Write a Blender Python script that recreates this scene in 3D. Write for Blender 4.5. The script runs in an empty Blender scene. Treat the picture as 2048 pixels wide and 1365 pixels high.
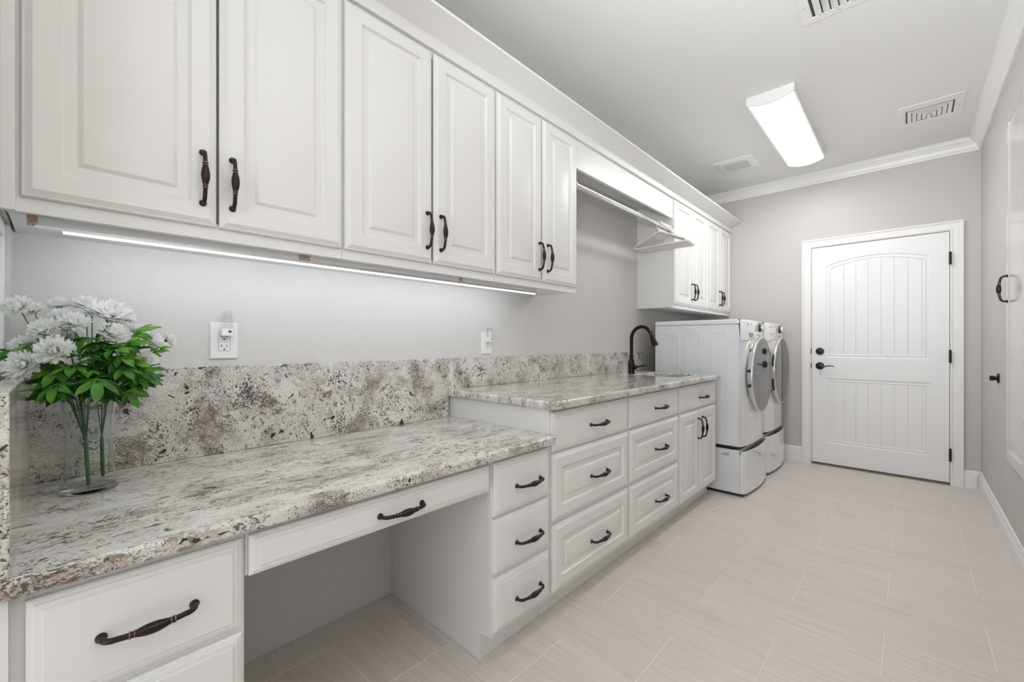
import bpy, math, random
from mathutils import Vector, Matrix
random.seed(7)
PI = math.pi
S = bpy.context.scene
C = S.collection

# ---------------------------------------------------------------- camera, world, lights, exposure
cam_d = bpy.data.cameras.new('camera'); cam = bpy.data.objects.new('camera', cam_d); C.objects.link(cam)
cam.location = (0, 0, 1.155)
cam.rotation_euler = (PI/2, 0, math.atan(795/845))
cam_d.sensor_width = 36; cam_d.lens = 845/2048*36; cam_d.shift_y = 3.5/2048
cam_d.clip_start = .02
S.camera = cam
W = bpy.data.worlds.new('world'); S.world = W; W.use_nodes = True
W.node_tree.nodes['Background'].inputs[0].default_value = (.95, .97, 1, 1)
W.node_tree.nodes['Background'].inputs[1].default_value = 2.1  # even fill light added through the room's open near end
LAMP = 18.0          # ceiling diffusers
LED = 9.0          # under-cabinet strip
# assumed bounce flash: unseen fill light added behind the camera, aimed up and forward
fl_d = bpy.data.lights.new('assumed_fill_flash', 'AREA'); fl_d.shape = 'DISK'; fl_d.size = .35; fl_d.energy = 28; fl_d.color = (.98, .99, 1); fl_d.spread = math.radians(110)
fl_o = bpy.data.objects.new('assumed_fill_flash', fl_d); C.objects.link(fl_o)
fl_o.location = (-.05, -.1, 1.5); fl_o.rotation_euler = (Vector((.30, 1.35, 1)).to_track_quat('-Z', 'Y')).to_euler()
S.view_settings.view_transform = 'Standard'; S.view_settings.look = 'None'
S.view_settings.gamma = 1; S.view_settings.use_curve_mapping = False
S.view_settings.exposure = 0.05

# ---------------------------------------------------------------- materials
def mat(name, col, rough=.5, metal=0, spec=.5, emit=None, coat=0, trans=0, ior=1.45, sheen=0, alpha=1):
    m = bpy.data.materials.new(name); m.use_nodes = True
    b = m.node_tree.nodes['Principled BSDF']
    b.inputs['Base Color'].default_value = (*col, 1); b.inputs['Roughness'].default_value = rough
    b.inputs['Metallic'].default_value = metal; b.inputs['Specular IOR Level'].default_value = spec
    b.inputs['Coat Weight'].default_value = coat; b.inputs['Coat Roughness'].default_value = .08
    b.inputs['Transmission Weight'].default_value = trans; b.inputs['IOR'].default_value = ior
    b.inputs['Alpha'].default_value = alpha
    if emit:
        b.inputs['Emission Color'].default_value = (*emit[0], 1); b.inputs['Emission Strength'].default_value = emit[1]
    return m
def nd(m, t, **k):
    n = m.node_tree.nodes.new(t)
    for a, v in k.items():
        if a in n.inputs.keys(): n.inputs[a].default_value = v
        else: setattr(n, a, v)
    return n
def lk(m, a, b): m.node_tree.links.new(a, b)
def bsdf(m): return m.node_tree.nodes['Principled BSDF']
def ramp(m, src, stops, interp='LINEAR'):
    r = nd(m, 'ShaderNodeValToRGB'); r.color_ramp.interpolation = interp
    e = r.color_ramp.elements
    while len(e) < len(stops): e.new(.5)
    for i, (p, c) in enumerate(stops):
        e[i].position = p; e[i].color = (c, c, c, 1) if not isinstance(c, tuple) else (*c, 1)
    lk(m, src, r.inputs[0]); return r.outputs[0]
def mixc(m, f, a, b, mode='MIX'):
    n = nd(m, 'ShaderNodeMix', data_type='RGBA', blend_type=mode)
    if isinstance(f, (int, float)): n.inputs[0].default_value = f
    else: lk(m, f, n.inputs[0])
    for i, v in ((6, a), (7, b)):
        if isinstance(v, tuple): n.inputs[i].default_value = (*v, 1)
        else: lk(m, v, n.inputs[i])
    return n.outputs[2]
def noise(m, vec, scale, detail=4, rough=.55, dist=0):
    n = nd(m, 'ShaderNodeTexNoise', Scale=scale, Detail=detail, Roughness=rough, Distortion=dist)
    if vec is not None: lk(m, vec, n.inputs['Vector'])
    return n.outputs['Fac']
def bump(m, h, strength=.2, dist=.002):
    n = nd(m, 'ShaderNodeBump', Strength=strength, Distance=dist)
    lk(m, h, n.inputs['Height']); lk(m, n.outputs[0], bsdf(m).inputs['Normal'])
def ocoord(m, scale=(1, 1, 1), rnd=False):
    t = nd(m, 'ShaderNodeTexCoord'); mp = nd(m, 'ShaderNodeMapping'); mp.inputs['Scale'].default_value = scale
    lk(m, t.outputs['Object'], mp.inputs[0])
    if rnd:
        oi = nd(m, 'ShaderNodeObjectInfo'); mu = nd(m, 'ShaderNodeMath', operation='MULTIPLY'); mu.inputs[1].default_value = 37
        lk(m, oi.outputs['Random'], mu.inputs[0]); cb = nd(m, 'ShaderNodeCombineXYZ')
        for i in range(3): lk(m, mu.outputs[0], cb.inputs[i])
        lk(m, cb.outputs[0], mp.inputs['Location'])
    return mp.outputs[0]

cabW = mat('cabinet_paint', (.81, .81, .785), .32)
bump(cabW, noise(cabW, ocoord(cabW), 60, 3), .04, .001)
trimW = mat('trim_paint', (.84, .835, .825), .35)
doorW = mat('door_paint', (.87, .87, .865), .38)
bump(doorW, noise(doorW, ocoord(doorW, (60, 60, 4)), 3, 4), .06, .001)
wallL = mat('wall_paint', (.66, .65, .625), .42)
v = ocoord(wallL)
wallL_h = ramp(wallL, noise(wallL, v, 16, 5, .6, 1.6), [(.50, 0), (.56, 1)])
wallL_m = ramp(wallL, noise(wallL, v, 2.3, 2), [(.45, 0), (.6, 1)])
wm = nd(wallL, 'ShaderNodeMath', operation='MULTIPLY'); lk(wallL, wallL_h, wm.inputs[0]); lk(wallL, wallL_m, wm.inputs[1])
bump(wallL, wm.outputs[0], .4, .0018)
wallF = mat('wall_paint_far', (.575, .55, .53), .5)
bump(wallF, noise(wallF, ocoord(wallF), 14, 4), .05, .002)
ceilM = mat('ceiling_paint', (.82, .82, .81), .7)
bump(ceilM, noise(ceilM, ocoord(ceilM), 40, 5), .12, .002)
groutM = mat('grout', (.86, .83, .78), .8)
tileM = mat('tile', (.6, .55, .5), .38)
v = ocoord(tileM, (1.6, 34, 1), True)
n1 = noise(tileM, v, 1.6, 6, .62, .5)
v2 = ocoord(tileM, (3, 160, 1), True)
n2 = noise(tileM, v2, 1.5, 3, .6)
n3 = noise(tileM, ocoord(tileM, (.8, 5, 1), True), 1.5, 2)
c1 = ramp(tileM, n1, [(.30, (.58, .51, .465)), (.5, (.70, .635, .595)), (.72, (.775, .72, .68))])
c1 = mixc(tileM, .35, c1, ramp(tileM, n2, [(.3, (.50, .43, .385)), (.7, (.79, .74, .70))]))
c1 = mixc(tileM, .25, c1, ramp(tileM, n3, [(.3, (.66, .59, .52)), (.7, (.75, .70, .69))]))
lk(tileM, c1, bsdf(tileM).inputs['Base Color']); bump(tileM, n1, .08, .001)

def granite(name, stretch=(1, 1, 1), light=0.0):
    m = mat(name, (.7, .66, .6), .12, coat=.3)
    o = ocoord(m, stretch)
    wn = nd(m, 'ShaderNodeTexNoise', Scale=5.0, Detail=3); lk(m, o, wn.inputs['Vector'])
    va = nd(m, 'ShaderNodeVectorMath', operation='MULTIPLY_ADD'); lk(m, wn.outputs['Color'], va.inputs[0])
    va.inputs[1].default_value = (.12, .12, .12); lk(m, o, va.inputs[2]); w = va.outputs[0]
    def madd(x, k, y):
        n = nd(m, 'ShaderNodeMath', operation='MULTIPLY_ADD'); lk(m, x, n.inputs[0]); n.inputs[1].default_value = k
        if isinstance(y, float): n.inputs[2].default_value = y
        else: lk(m, y, n.inputs[2])
        return n.outputs[0]
    # broad zones: dense speckled brown / cool grey / pale quartz
    zone = noise(m, w, 6.5, 6, .62)
    base = ramp(m, zone, [(.36, (.35, .31, .27)), (.43, (.50, .465, .41)), (.50, (.63, .60, .54)), (.56, (.70, .69, .65)), (.64, (.55, .545, .53))])
    grain = nd(m, 'ShaderNodeTexVoronoi', Scale=260.0); lk(m, w, grain.inputs['Vector'])
    gs = nd(m, 'ShaderNodeSeparateColor'); lk(m, grain.outputs['Color'], gs.inputs[0])
    base = mixc(m, .38, base, ramp(m, gs.outputs[0], [(0, (.20, .16, .13)), (.28, (.50, .45, .38)), (.6, (.66, .63, .57)), (1, (.86, .85, .81))]))
    # pale quartz lenses with ragged edges
    wh = ramp(m, noise(m, w, 10, 8, .72), [(.535-light, 0), (.56-light, .85)])
    base = mixc(m, wh, base, (.74, .735, .70))
    # taupe blobs gathered in groups
    blob = ramp(m, noise(m, w, 46, 2, .5, .3), [(.60, 0), (.615, .9)])
    bz = ramp(m, noise(m, o, 7, 3), [(.50, 0), (.56, 1)])
    bm_ = nd(m, 'ShaderNodeMath', operation='MULTIPLY'); lk(m, blob, bm_.inputs[0]); lk(m, bz, bm_.inputs[1])
    base = mixc(m, bm_.outputs[0], base, (.25, .19, .145))
    # dark mica flecks, dense in some zones and along veins
    dn = noise(m, w, 11, 6, .7)
    f1 = madd(dn, .78, noise(m, w, 150, 4, .65))
    base = mixc(m, ramp(m, madd(f1, 1.0, -.5), [(.475+light*.5, 0), (.51+light*.5, .93)]), base, (.07, .055, .05))
    f2 = madd(zone, -1.0, noise(m, w, 330, 3, .65))
    base = mixc(m, ramp(m, madd(f2, 1.0, .5), [(.605+light*.5, 0), (.655+light*.5, .8)]), base, (.15, .105, .085))
    bk = ramp(m, noise(m, o, 30, 2, .5, .4), [(.70, 0), (.715, 1)])
    base = mixc(m, bk, base, (.045, .04, .04))
    lk(m, base, bsdf(m).inputs['Base Color'])
    return m
graM = granite('granite_splash')
graD = granite('granite_top', (1.7, .7, 1), .03)
bronze = mat('oil_rubbed_bronze', (.035, .03, .03), .34, .75)
copper = mat('worn_copper', (.36, .16, .09), .35, .9)
faucM = mat('faucet_bronze', (.032, .021, .018), .28, .8)
washW = mat('appliance_enamel', (.80, .825, .86), .16, coat=.4)
washF = mat('appliance_front_enamel', (.83, .845, .85), .1, coat=.6)
dark = mat('dark_plastic', (.03, .03, .032), .35)
greyP = mat('grey_plastic', (.42, .43, .44), .4)
chrome = mat('brushed_chrome', (.78, .76, .73), .22, 1)
chromeR = mat('polished_chrome', (.82, .83, .84), .12, 1)
mirror = mat('tinted_door_glass', (.105, .108, .112), .05, .85)
metalG = mat('strip_aluminium', (.55, .56, .6), .35, .8)
plast = mat('white_plastic', (.84, .84, .83), .3)
slotM = mat('slot_dark', (.04, .04, .04), .6)
lampM = mat('lamp_diffuser', (.9, .9, .9), .5, emit=((.99, .99, 1), LAMP))
ledM = mat('led_lens', (.9, .9, .95), .5, emit=((.86, .91, 1), LED))
clearP = mat('clear_plastic', (.93, .96, 1), .08, trans=1, ior=1.25, alpha=.55)
glassM = mat('vase_glass', (.93, .975, .955), .02, trans=1, ior=1.30)
paneM = mat('window_glass', (.85, .93, .92), .02, trans=1, ior=1.35)
petalM = mat('petal_fabric', (.96, .955, .94), .8)
_tr = nd(petalM, 'ShaderNodeBsdfTranslucent'); _tr.inputs[0].default_value = (.95, .95, .93, 1)
_mx = nd(petalM, 'ShaderNodeMixShader'); _mx.inputs[0].default_value = .5
lk(petalM, bsdf(petalM).outputs[0], _mx.inputs[1]); lk(petalM, _tr.outputs[0], _mx.inputs[2])
lk(petalM, _mx.outputs[0], petalM.node_tree.nodes['Material Output'].inputs[0])
leafM = mat('leaf_fabric', (.10, .30, .03), .5)
lkc = ramp(leafM, noise(leafM, ocoord(leafM, (1, 1, 1), True), 14, 2), [(.34, (.02, .085, .012)), (.5, (.06, .22, .02)), (.7, (.20, .42, .04))])
lk(leafM, lkc, bsdf(leafM).inputs['Base Color'])
stemM = mat('stem_plastic', (.05, .13, .07), .45)
woodR = mat('raw_wood', (.55, .42, .30), .7)
lk(woodR, ramp(woodR, noise(woodR, ocoord(woodR, (4, 60, 60)), 3, 3), [(.3, (.30, .20, .13)), (.7, (.68, .55, .42))]), bsdf(woodR).inputs['Base Color'])
hangW = mat('hanger_white', (.82, .81, .79), .35)
hangP = mat('hanger_blush', (.78, .62, .54), .35)
hangC = mat('hanger_milky', (.74, .78, .82), .25)
threshM = mat('threshold_bronze', (.22, .15, .09), .45, .4)
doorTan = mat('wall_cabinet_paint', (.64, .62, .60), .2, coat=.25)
labelM = mat('label_print', (.25, .25, .25), .6)
tealM = mat('sticker_teal', (.25, .45, .45), .5); orangeM = mat('sticker_orange', (.75, .38, .18), .5); brownM = mat('sticker_brown', (.25, .17, .12), .5)

# ---------------------------------------------------------------- mesh helpers
class MB:
    def __init__(s): s.v = []; s.f = []; s.m = []
    def add(s, vs, fs, mi=0):
        b = len(s.v); s.v += [tuple(x) for x in vs]
        for f in fs: s.f.append([b+i for i in f]); s.m.append(mi)
        return s
    def box(s, x0, x1, y0, y1, z0, z1, mi=0):
        vs = [(x, y, z) for x in (x0, x1) for y in (y0, y1) for z in (z0, z1)]
        return s.add(vs, [(0, 1, 3, 2), (4, 6, 7, 5), (0, 4, 5, 1), (2, 3, 7, 6), (0, 2, 6, 4), (1, 5, 7, 3)], mi)
    def rings(s, rs, mi=0, cap0=True, cap1=True, closed=True, mis=None):
        n = len(rs[0]); b = len(s.v)
        for r in rs: s.v += [tuple(p) for p in r]
        for k in range(len(rs)-1):
            for i in range(n if closed else n-1):
                j = (i+1) % n
                s.f.append([b+k*n+i, b+k*n+j, b+(k+1)*n+j, b+(k+1)*n+i]); s.m.append(mis[k] if mis else mi)
        if cap0: s.f.append([b+i for i in range(n)][::-1]); s.m.append(mi)
        if cap1: s.f.append([b+(len(rs)-1)*n+i for i in range(n)]); s.m.append(mi)
        return s
    def tube(s, pts, rad, n=10, mi=0, mis=None, caps=True):
        pts = [Vector(p) for p in pts]
        if not hasattr(rad, '__len__'): rad = [rad]*len(pts)
        rs = []; up = None
        for i, p in enumerate(pts):
            t = (pts[min(i+1, len(pts)-1)]-pts[max(i-1, 0)])
            t = t.normalized() if t.length > 1e-9 else Vector((0, 0, 1))
            if up is None:
                up = Vector((0, 0, 1)) if abs(t.z) < .9 else Vector((1, 0, 0))
            a = (up-t*up.dot(t)).normalized(); b = t.cross(a); up = a
            rs.append([p+(a*math.cos(2*PI*k/n)+b*math.sin(2*PI*k/n))*rad[i] for k in range(n)])
        return s.rings(rs, mi, caps, caps, mis=mis)
    def lathe(s, c, prof, axis='z', n=24, mi=0, mis=None, caps=True):
        c = Vector(c); rs = []
        for r, h in prof:
            ring = []
            for k in range(n):
                a = 2*PI*k/n; u, w = r*math.cos(a), r*math.sin(a)
                ring.append(c+{'z': Vector((u, w, h)), 'x': Vector((h, u, w)), 'y': Vector((w, h, u))}[axis])
            rs.append(ring)
        return s.rings(rs, mi, caps, caps, mis=mis)
    def prism(s, poly, lo, hi, axis='x', mi=0):       # poly: 2D points; axis x -> (y,z), y -> (x,z), z -> (x,y)
        g = {'x': lambda p, h: (h, p[0], p[1]), 'y': lambda p, h: (p[0], h, p[1]), 'z': lambda p, h: (p[0], p[1], h)}[axis]
        return s.rings([[g(p, lo) for p in poly], [g(p, hi) for p in poly]], mi)
WL = {}
def link(o, parent=None, loc=(0, 0, 0)):
    C.objects.link(o); WL[o.name] = Vector(loc)
    if parent is not None:
        o.parent = parent; o.location = Vector(loc)-WL[parent.name]
    else: o.location = loc
    return o
def build(name, mb, mats, parent=None, loc=None, smooth=False, bevel=0, local=False, seg=2):
    """vertices are world coordinates unless local; the object's origin goes to loc (default: its own base centre)"""
    if isinstance(mats, bpy.types.Material): mats = [mats]
    vs = mb.v
    if loc is None:
        xs, ys, zs = zip(*vs); loc = ((min(xs)+max(xs))/2, (min(ys)+max(ys))/2, min(zs)) if not local else (0, 0, 0)
    if not local: vs = [(a-loc[0], b-loc[1], c-loc[2]) for a, b, c in vs]
    me = bpy.data.meshes.new(name); me.from_pydata(vs, [], mb.f)
    for m in mats: me.materials.append(m)
    me.polygons.foreach_set('material_index', mb.m)
    import bmesh
    bm = bmesh.new(); bm.from_mesh(me); bmesh.ops.recalc_face_normals(bm, faces=bm.faces); bm.to_mesh(me); bm.free()
    if smooth:
        me.polygons.foreach_set('use_smooth', [True]*len(me.polygons))
        me.set_sharp_from_angle(angle=math.radians(smooth if smooth is not True else 35))
    o = bpy.data.objects.new(name, me); link(o, parent, loc)
    if bevel:
        b = o.modifiers.new('bevel', 'BEVEL'); b.width = bevel; b.segments = seg; b.limit_method = 'ANGLE'; b.angle_limit = math.radians(40)
        b.harden_normals = False
    return o
def inst(name, data, parent, loc, rot=(0, 0, 0), scale=1):
    o = bpy.data.objects.new(name, data); link(o, parent, loc); o.rotation_euler = rot; o.scale = (scale,)*3 if not hasattr(scale, '__len__') else scale
    return o
def thing(name, label, cat, loc, group=None):
    o = bpy.data.objects.new(name, None); o.empty_display_size = .05; link(o, None, loc); return tag(o, label, cat, group)
def tag(o, label, cat, group=None):
    o['label'] = label; o['category'] = cat
    if group: o['group'] = group
    return o
def struct(o): o['kind'] = 'structure'; return o

# ---------------------------------------------------------------- room
XL, XR, YF, YN, ZC = -1.74, .41, 4.94, -1.5, 2.775
STUB = -1.07
def sbuild(name, mb, m, **k): return struct(build(name, mb, m, **k))
floor = sbuild('floor', MB().box(XL-.1, XR+.1, YN, YF+.1, -.08, -.0012), groutM, loc=(0, 0, 0))
tile_cache = {}
P_, TW = .3075, .607
for k in range(-10, 11):
    y0 = 1.636+k*P_
    off = -.383 if k % 2 == 0 else -.68
    for j in range(-4, 4):
        x0 = off+j*TW
        g = .0016
        a0, a1, b0, b1 = max(x0+g, XL+.002), min(x0+TW-g, XR-.002), max(y0+g, YN+.01), min(y0+P_-g, YF-.03)
        if a1-a0 < .02 or b1-b0 < .02: continue
        key = (round(a1-a0, 4), round(b1-b0, 4)); cx, cy = (a0+a1)/2, (b0+b1)/2
        if key not in tile_cache:
            w, h, e = (a1-a0)/2, (b1-b0)/2, .0012
            q = lambda i, z: [(-w+i, -h+i, z), (w-i, -h+i, z), (w-i, h-i, z), (-w+i, h-i, z)]
            mb = MB().rings([q(0, -.0012), q(0, -.0005), q(e*.6, 0)], cap0=False)
            o = build('tile', mb, tileM, floor, (cx, cy, 0), local=True); tile_cache[key] = o.data
        else: inst('tile', tile_cache[key], floor, (cx, cy, 0))
sbuild('ceiling', MB().box(XL-.1, XR+.1, YN, YF+.1, ZC, ZC+.08), ceilM, loc=(0, 0, ZC))
sbuild('wall_left', MB().box(XL-.1, XL, YN, YF, 0, ZC), wallL, loc=(XL, 0, 0))
# far wall with a door recess, its back sheet added to block light leaks
DX0, DX1, DZ = -.683, .236, 2.062
wf = MB().box(XL-.1, DX0-.012, YF, YF+.1, 0, ZC).box(DX1+.012, XR+.1, YF, YF+.1, 0, ZC).box(DX0-.012, DX1+.012, YF, YF+.1, DZ+.012, ZC).box(DX0-.012, DX1+.012, YF+.075, YF+.1, 0, DZ+.012)
sbuild('wall_far', wf, wallF, loc=(0, YF, 0))
sbuild('wall_right', MB().box(XR, XR+.1, YN, YF, 0, ZC), wallF, loc=(XR, 0, 0))
# short wall at the near end of the desk: solid below and above, a window between
NW = -.092
wn = MB().box(XL, STUB, YN, NW, 0, 1.045).box(XL, -1.2, -.24, NW, 1.46, ZC).box(-1.26, -1.2, -.24, NW, 1.045, 1.46).box(XL, -1.66, -.24, NW, 1.045, 1.46)
sbuild('wall_near', wn, wallL, loc=(XL, NW, 0))
win = sbuild('window_1', MB().box(-1.66, -1.26, -.128, -.122, 1.075, 1.43), paneM)
fr = MB()
for b in ((-1.66, -1.26, 1.046, 1.085), (-1.66, -1.26, 1.42, 1.459), (-1.66, -1.635, 1.085, 1.42), (-1.285, -1.26, 1.085, 1.42)):
    fr.box(b[0]+.0005, b[1]-.0005, -.14, -.1, b[2], b[3])
build('window_frame', fr, trimW, win, bevel=.002)

# baseboards, crown mouldings (extruded profiles)
def base_prof(t=.014, h=.14): return [(0, 0), (t, 0), (t, h*.62), (t*.8, h*.66), (t*.85, h*.74), (t*.55, h*.80), (t*.62, h*.88), (t*.35, h*.97), (0, h)]
def run(name, prof, a, b, nrm, z=0, m=trimW, mit=0):
    """extrude profile (out, up) from a to b (xy), nrm = outward direction (xy); mit: mitre both ends by the outward amount"""
    a, b, nrm = Vector((*a, 0)), Vector((*b, 0)), Vector((*nrm, 0)); d = (b-a).normalized()
    rs = [[p+nrm*o+Vector((0, 0, z+u))+d*o*s for o, u in prof] for p, s in ((a, mit if mit in (1, 2) else 0), (b, -1 if mit in (1, 3) else 0))]
    mb = MB().rings(rs); return sbuild(name, mb, m)
bp = base_prof()
run('baseboard_right', bp, (XR, YN), (XR, YF), (-1, 0), mit=3)
run('baseboard_far', bp, (XR, YF), (.312, YF), (0, -1), mit=2)
run('baseboard_far', bp, (-.764, YF), (XL, YF), (0, -1))
cp = [(0, -.102), (.012, -.102), (.014, -.088), (.022, -.080), (.030, -.055), (.050, -.030), (.060, -.024), (.062, -.012), (.070, -.010), (.070, -.0005), (0, -.0005)]
run('trim_1', cp, (XR, YN), (XR, YF), (-1, 0), ZC, mit=3)
run('trim_2', cp, (XR, YF), (XL, YF), (0, -1), ZC, mit=1)
run('trim_3', cp, (XL, YF), (XL, YN), (1, 0), ZC, mit=2)

# far door ---------------------------------------------------------------
DY = 4.932   # slab face
def arc_z(x, base, rise, x0, x1):
    u = (x-(x0+x1)/2)/((x1-x0)/2); return base+rise*(1-u*u)
PX0, PX1 = -.572, .122
door = MB()
d0, d1, zb = DX0, DX1, .018
yb = DY+.040
def slabbox(x0, x1, z0, z1): door.box(x0, x1, DY, yb, z0, z1)
slabbox(d0, PX0, zb, DZ-.003); slabbox(PX1, d1, zb, DZ-.003); slabbox(PX0, PX1, zb, .212); slabbox(PX0, PX1, .822, 1.016)
NA = 28
def outline(z0, zt, rise, i):
    x0, x1 = PX0+i, PX1-i
    if rise == 0: top = [(x1, zt-i), (x0, zt-i)]
    else: top = [(x1-(x1-x0)*k/NA, arc_z(PX0+i*.0+(PX1-PX0)*(1-k/NA), zt, rise, PX0, PX1)-i) for k in range(NA+1)]
    return [(x0, z0+i), (x1, z0+i)]+top
UP = (1.016, 1.878, .062); LP = (.212, .822, 0)
top = [(p[0], DY, p[1]) for p in outline(*UP, 0)[2:]]
for k in range(NA):      # top rail above the arch
    a, b = top[k], top[k+1]; zt = DZ-.003
    door.add([(a[0], DY, a[2]), (a[0], DY, zt), (b[0], DY, zt), (b[0], DY, b[2])], [(0, 1, 2, 3)])
door.box(PX0, PX1, DY+.016, yb, .212, 2.05)
for q in (UP, LP):
    ol = lambda i, h: [(p[0], DY+h, p[1]) for p in outline(*q, i)]
    door.rings([ol(0, 0), ol(.004, .006), ol(.016, .0075), ol(.024, .0035), ol(.036, .0095), ol(.044, .010)], cap0=False, cap1=False)
D1 = sbuild('door_1', door, doorW, loc=(d0, DY, 0))
for q in (UP, LP):
    i = .044; n = 7; x0, x1 = PX0+i, PX1-i; w = (x1-x0)/n
    for k in range(n):
        a, b = x0+k*w, x0+(k+1)*w
        z0 = q[0]+i-.012
        def tz(x):
            return (q[1]-i if q[2] == 0 else arc_z(PX0+(x-x0)/(x1-x0)*(PX1-PX0), q[1], q[2], PX0, PX1)-i)+.012
        def poly(e, y):
            xs = [a+e+(b-a-2*e)*t/4 for t in range(5)]
            return [(a+e, y, z0), (b-e, y, z0)]+[(x, y, tz(x)) for x in xs[::-1]]
        build('plank', MB().rings([poly(.0003, DY+.0155), poly(.0003, DY+.0092), poly(.0030, DY+.0070)], cap0=False), doorW, D1)
# casing + jamb
cas = MB()
cprof = [(0, 0), (0, -.010), (.010, -.014), (.018, -.011), (.045, -.016), (.055, -.016), (.064, -.022), (.075, -.022), (.075, 0)]
ci0, ci1, ct = DX0-.004, DX1+.004, DZ+.004
cas.rings([[(ci0-o, YF+h-.0005, 0) for o, h in cprof], [(ci0-o, YF+h-.0005, ct+o) for o, h in cprof], [(ci1+o, YF+h-.0005, ct+o) for o, h in cprof], [(ci1+o, YF+h-.0005, 0) for o, h in cprof]])
jb = MB().box(DX0-.011, DX0-.003, YF, YF+.074, 0, DZ+.01).box(DX1+.003, DX1+.011, YF, YF+.074, 0, DZ+.01).box(DX0-.003, DX1+.003, YF, YF+.074, DZ+.002, DZ+.01)
build('door_casing', cas, trimW, D1); build('door_jamb', jb, trimW, D1)
build('threshold', MB().box(DX0-.002, DX1+.002, YF-.022, YF+.06, .0005, .012), threshM, D1, bevel=.003)
for z in (1.84, 1.045, .247):
    h = MB()
    for s_ in range(5): h.lathe((DX1+.004, YF-.030, z-.052+s_*.021), [(.0065, 0), (.0075, .001), (.0075, .019), (.0065, .020)], n=12)
    h.box(DX1-.004, DX1+.012, YF-.026, YF-.0225, z-.05, z+.05)
    build('hinge', h, bronze, D1, smooth=True)
build('deadbolt', MB().lathe((-.620, DY, 1.074), [(.033, -.0005), (.033, -.006), (.028, -.012), (.017, -.013), (.016, -.019), (.013, -.020)], 'y', 28), bronze, D1, smooth=True)
hn = MB().lathe((-.620, DY, .936), [(.034, -.0005), (.034, -.006), (.028, -.013), (.012, -.016), (.011, -.045), (.009, -.048)], 'y', 28)
hn.tube([(-.62, DY-.044, .934), (-.605, DY-.05, .930), (-.585, DY-.05, .931), (-.56, DY-.047, .938), (-.53, DY-.045, .940), (-.508, DY-.046, .935)], [.008, .0075, .006, .005, .0045, .0035], 10)
build('door_handle', hn, bronze, D1, smooth=True)
for z in (1.074, .936):
    hd_ = [(DX0-.0035-.0125*math.sin(PI*k/12), z+.026*math.cos(PI*k/12)) for k in range(13)]
    build('lock_reflection', MB().prism(hd_, YF-.0125, YF-.0105, 'y'), bronze, D1)  # dark half-discs added as the reflections of the lock rosettes

# ---------------------------------------------------------------- pull handle (shared mesh), local: bar along z, out along +x
def handle_mesh():
    pts, rad, mis = [], [], []
    L, H = .0685, .027
    path = []
    for k in range(7):                   # foot and bend
        a = k/6*PI/2
        path.append((.008+(H-.008)*math.sin(a)*.97, -L+.018*(1-math.cos(a)), 0))
    foot = [((0, -L), .0088), ((.003, -L), .0086), ((.005, -L), .0060)]
    seq = [((x, z), r) for (x, z), r in foot]
    seq += [((x, z), .0052) for x, z, _ in path]
    def barx(z): return H+.0055*(1-(z/.05)**2)
    sec = [(-.040, .0052, 0), (-.0335, .0052, 0), (-.0333, .0072, 1), (-.0315, .0072, 1), (-.0313, .0058, 0), (-.0265, .0055, 0), (-.0263, .0070, 1), (-.0250, .0070, 1), (-.0248, .0062, 0), (-.018, .0080, 0), (-.009, .0098, 0), (0, .0104, 0)]
    half = [((barx(z), z), r, m) for z, r, m in sec]
    allp = [(p, r, 0) for p, r in seq]+half
    full = allp+[((p[0], -p[1]), r, m) for p, r, m in allp[-2::-1]]
    pts = [(p[0], 0, p[1]) for p, r, m in full]; rad = [r for p, r, m in full]
    mis = [1 if (full[i][2] and full[i+1][2]) else 0 for i in range(len(full)-1)]
    mb = MB(); mb.tube(pts, rad, 12, mis=mis)
    return mb
_hm = build('handle', handle_mesh(), [bronze, copper], loc=(0, 0, 0), local=True, smooth=50)
HM = _hm.data; bpy.data.objects.remove(_hm)
def handle(parent, x, y, z, horiz=False, flip=False):
    return inst('handle', HM, parent, (x, y, z), (PI/2 if horiz else 0, 0, PI if flip else 0))

# ---------------------------------------------------------------- cabinet fronts
def front_mb(x, y0, y1, z0, z1, raised=True, t=.0185, fr=.058):
    """door or drawer front facing +x; x = outermost plane"""
    q = lambda i, h: [(x+h, y0+i, z0+i), (x+h, y1-i, z0+i), (x+h, y1-i, z1-i), (x+h, y0+i, z1-i)]
    if raised:
        rs = [q(0, -t), q(0, -.0105), q(.003, -.0075), (q(.0055, -.0072)), q(.0155, -.0012), q(.0175, 0), q(fr, 0), q(fr+.002, -.0045), q(fr+.0065, -.0085), q(fr+.0285, -.0078), q(fr+.0375, -.0015), q(fr+.0395, -.0010)]
    else:
        rs = [q(0, -t), q(0, -.0105), q(.003, -.0080), q(.0095, -.0062), q(.0102, -.0042), q(.0195, -.0030), q(.0202, -.0002), q(.023, 0)]
    return MB().rings(rs)
def front(name, parent, x, y0, y1, z0, z1, raised=True, fr=.058):
    return build(name, front_mb(x, y0, y1, z0, z1, raised, fr=fr), cabW, parent, loc=(x-.0185, (y0+y1)/2, z0), smooth=20)

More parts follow.
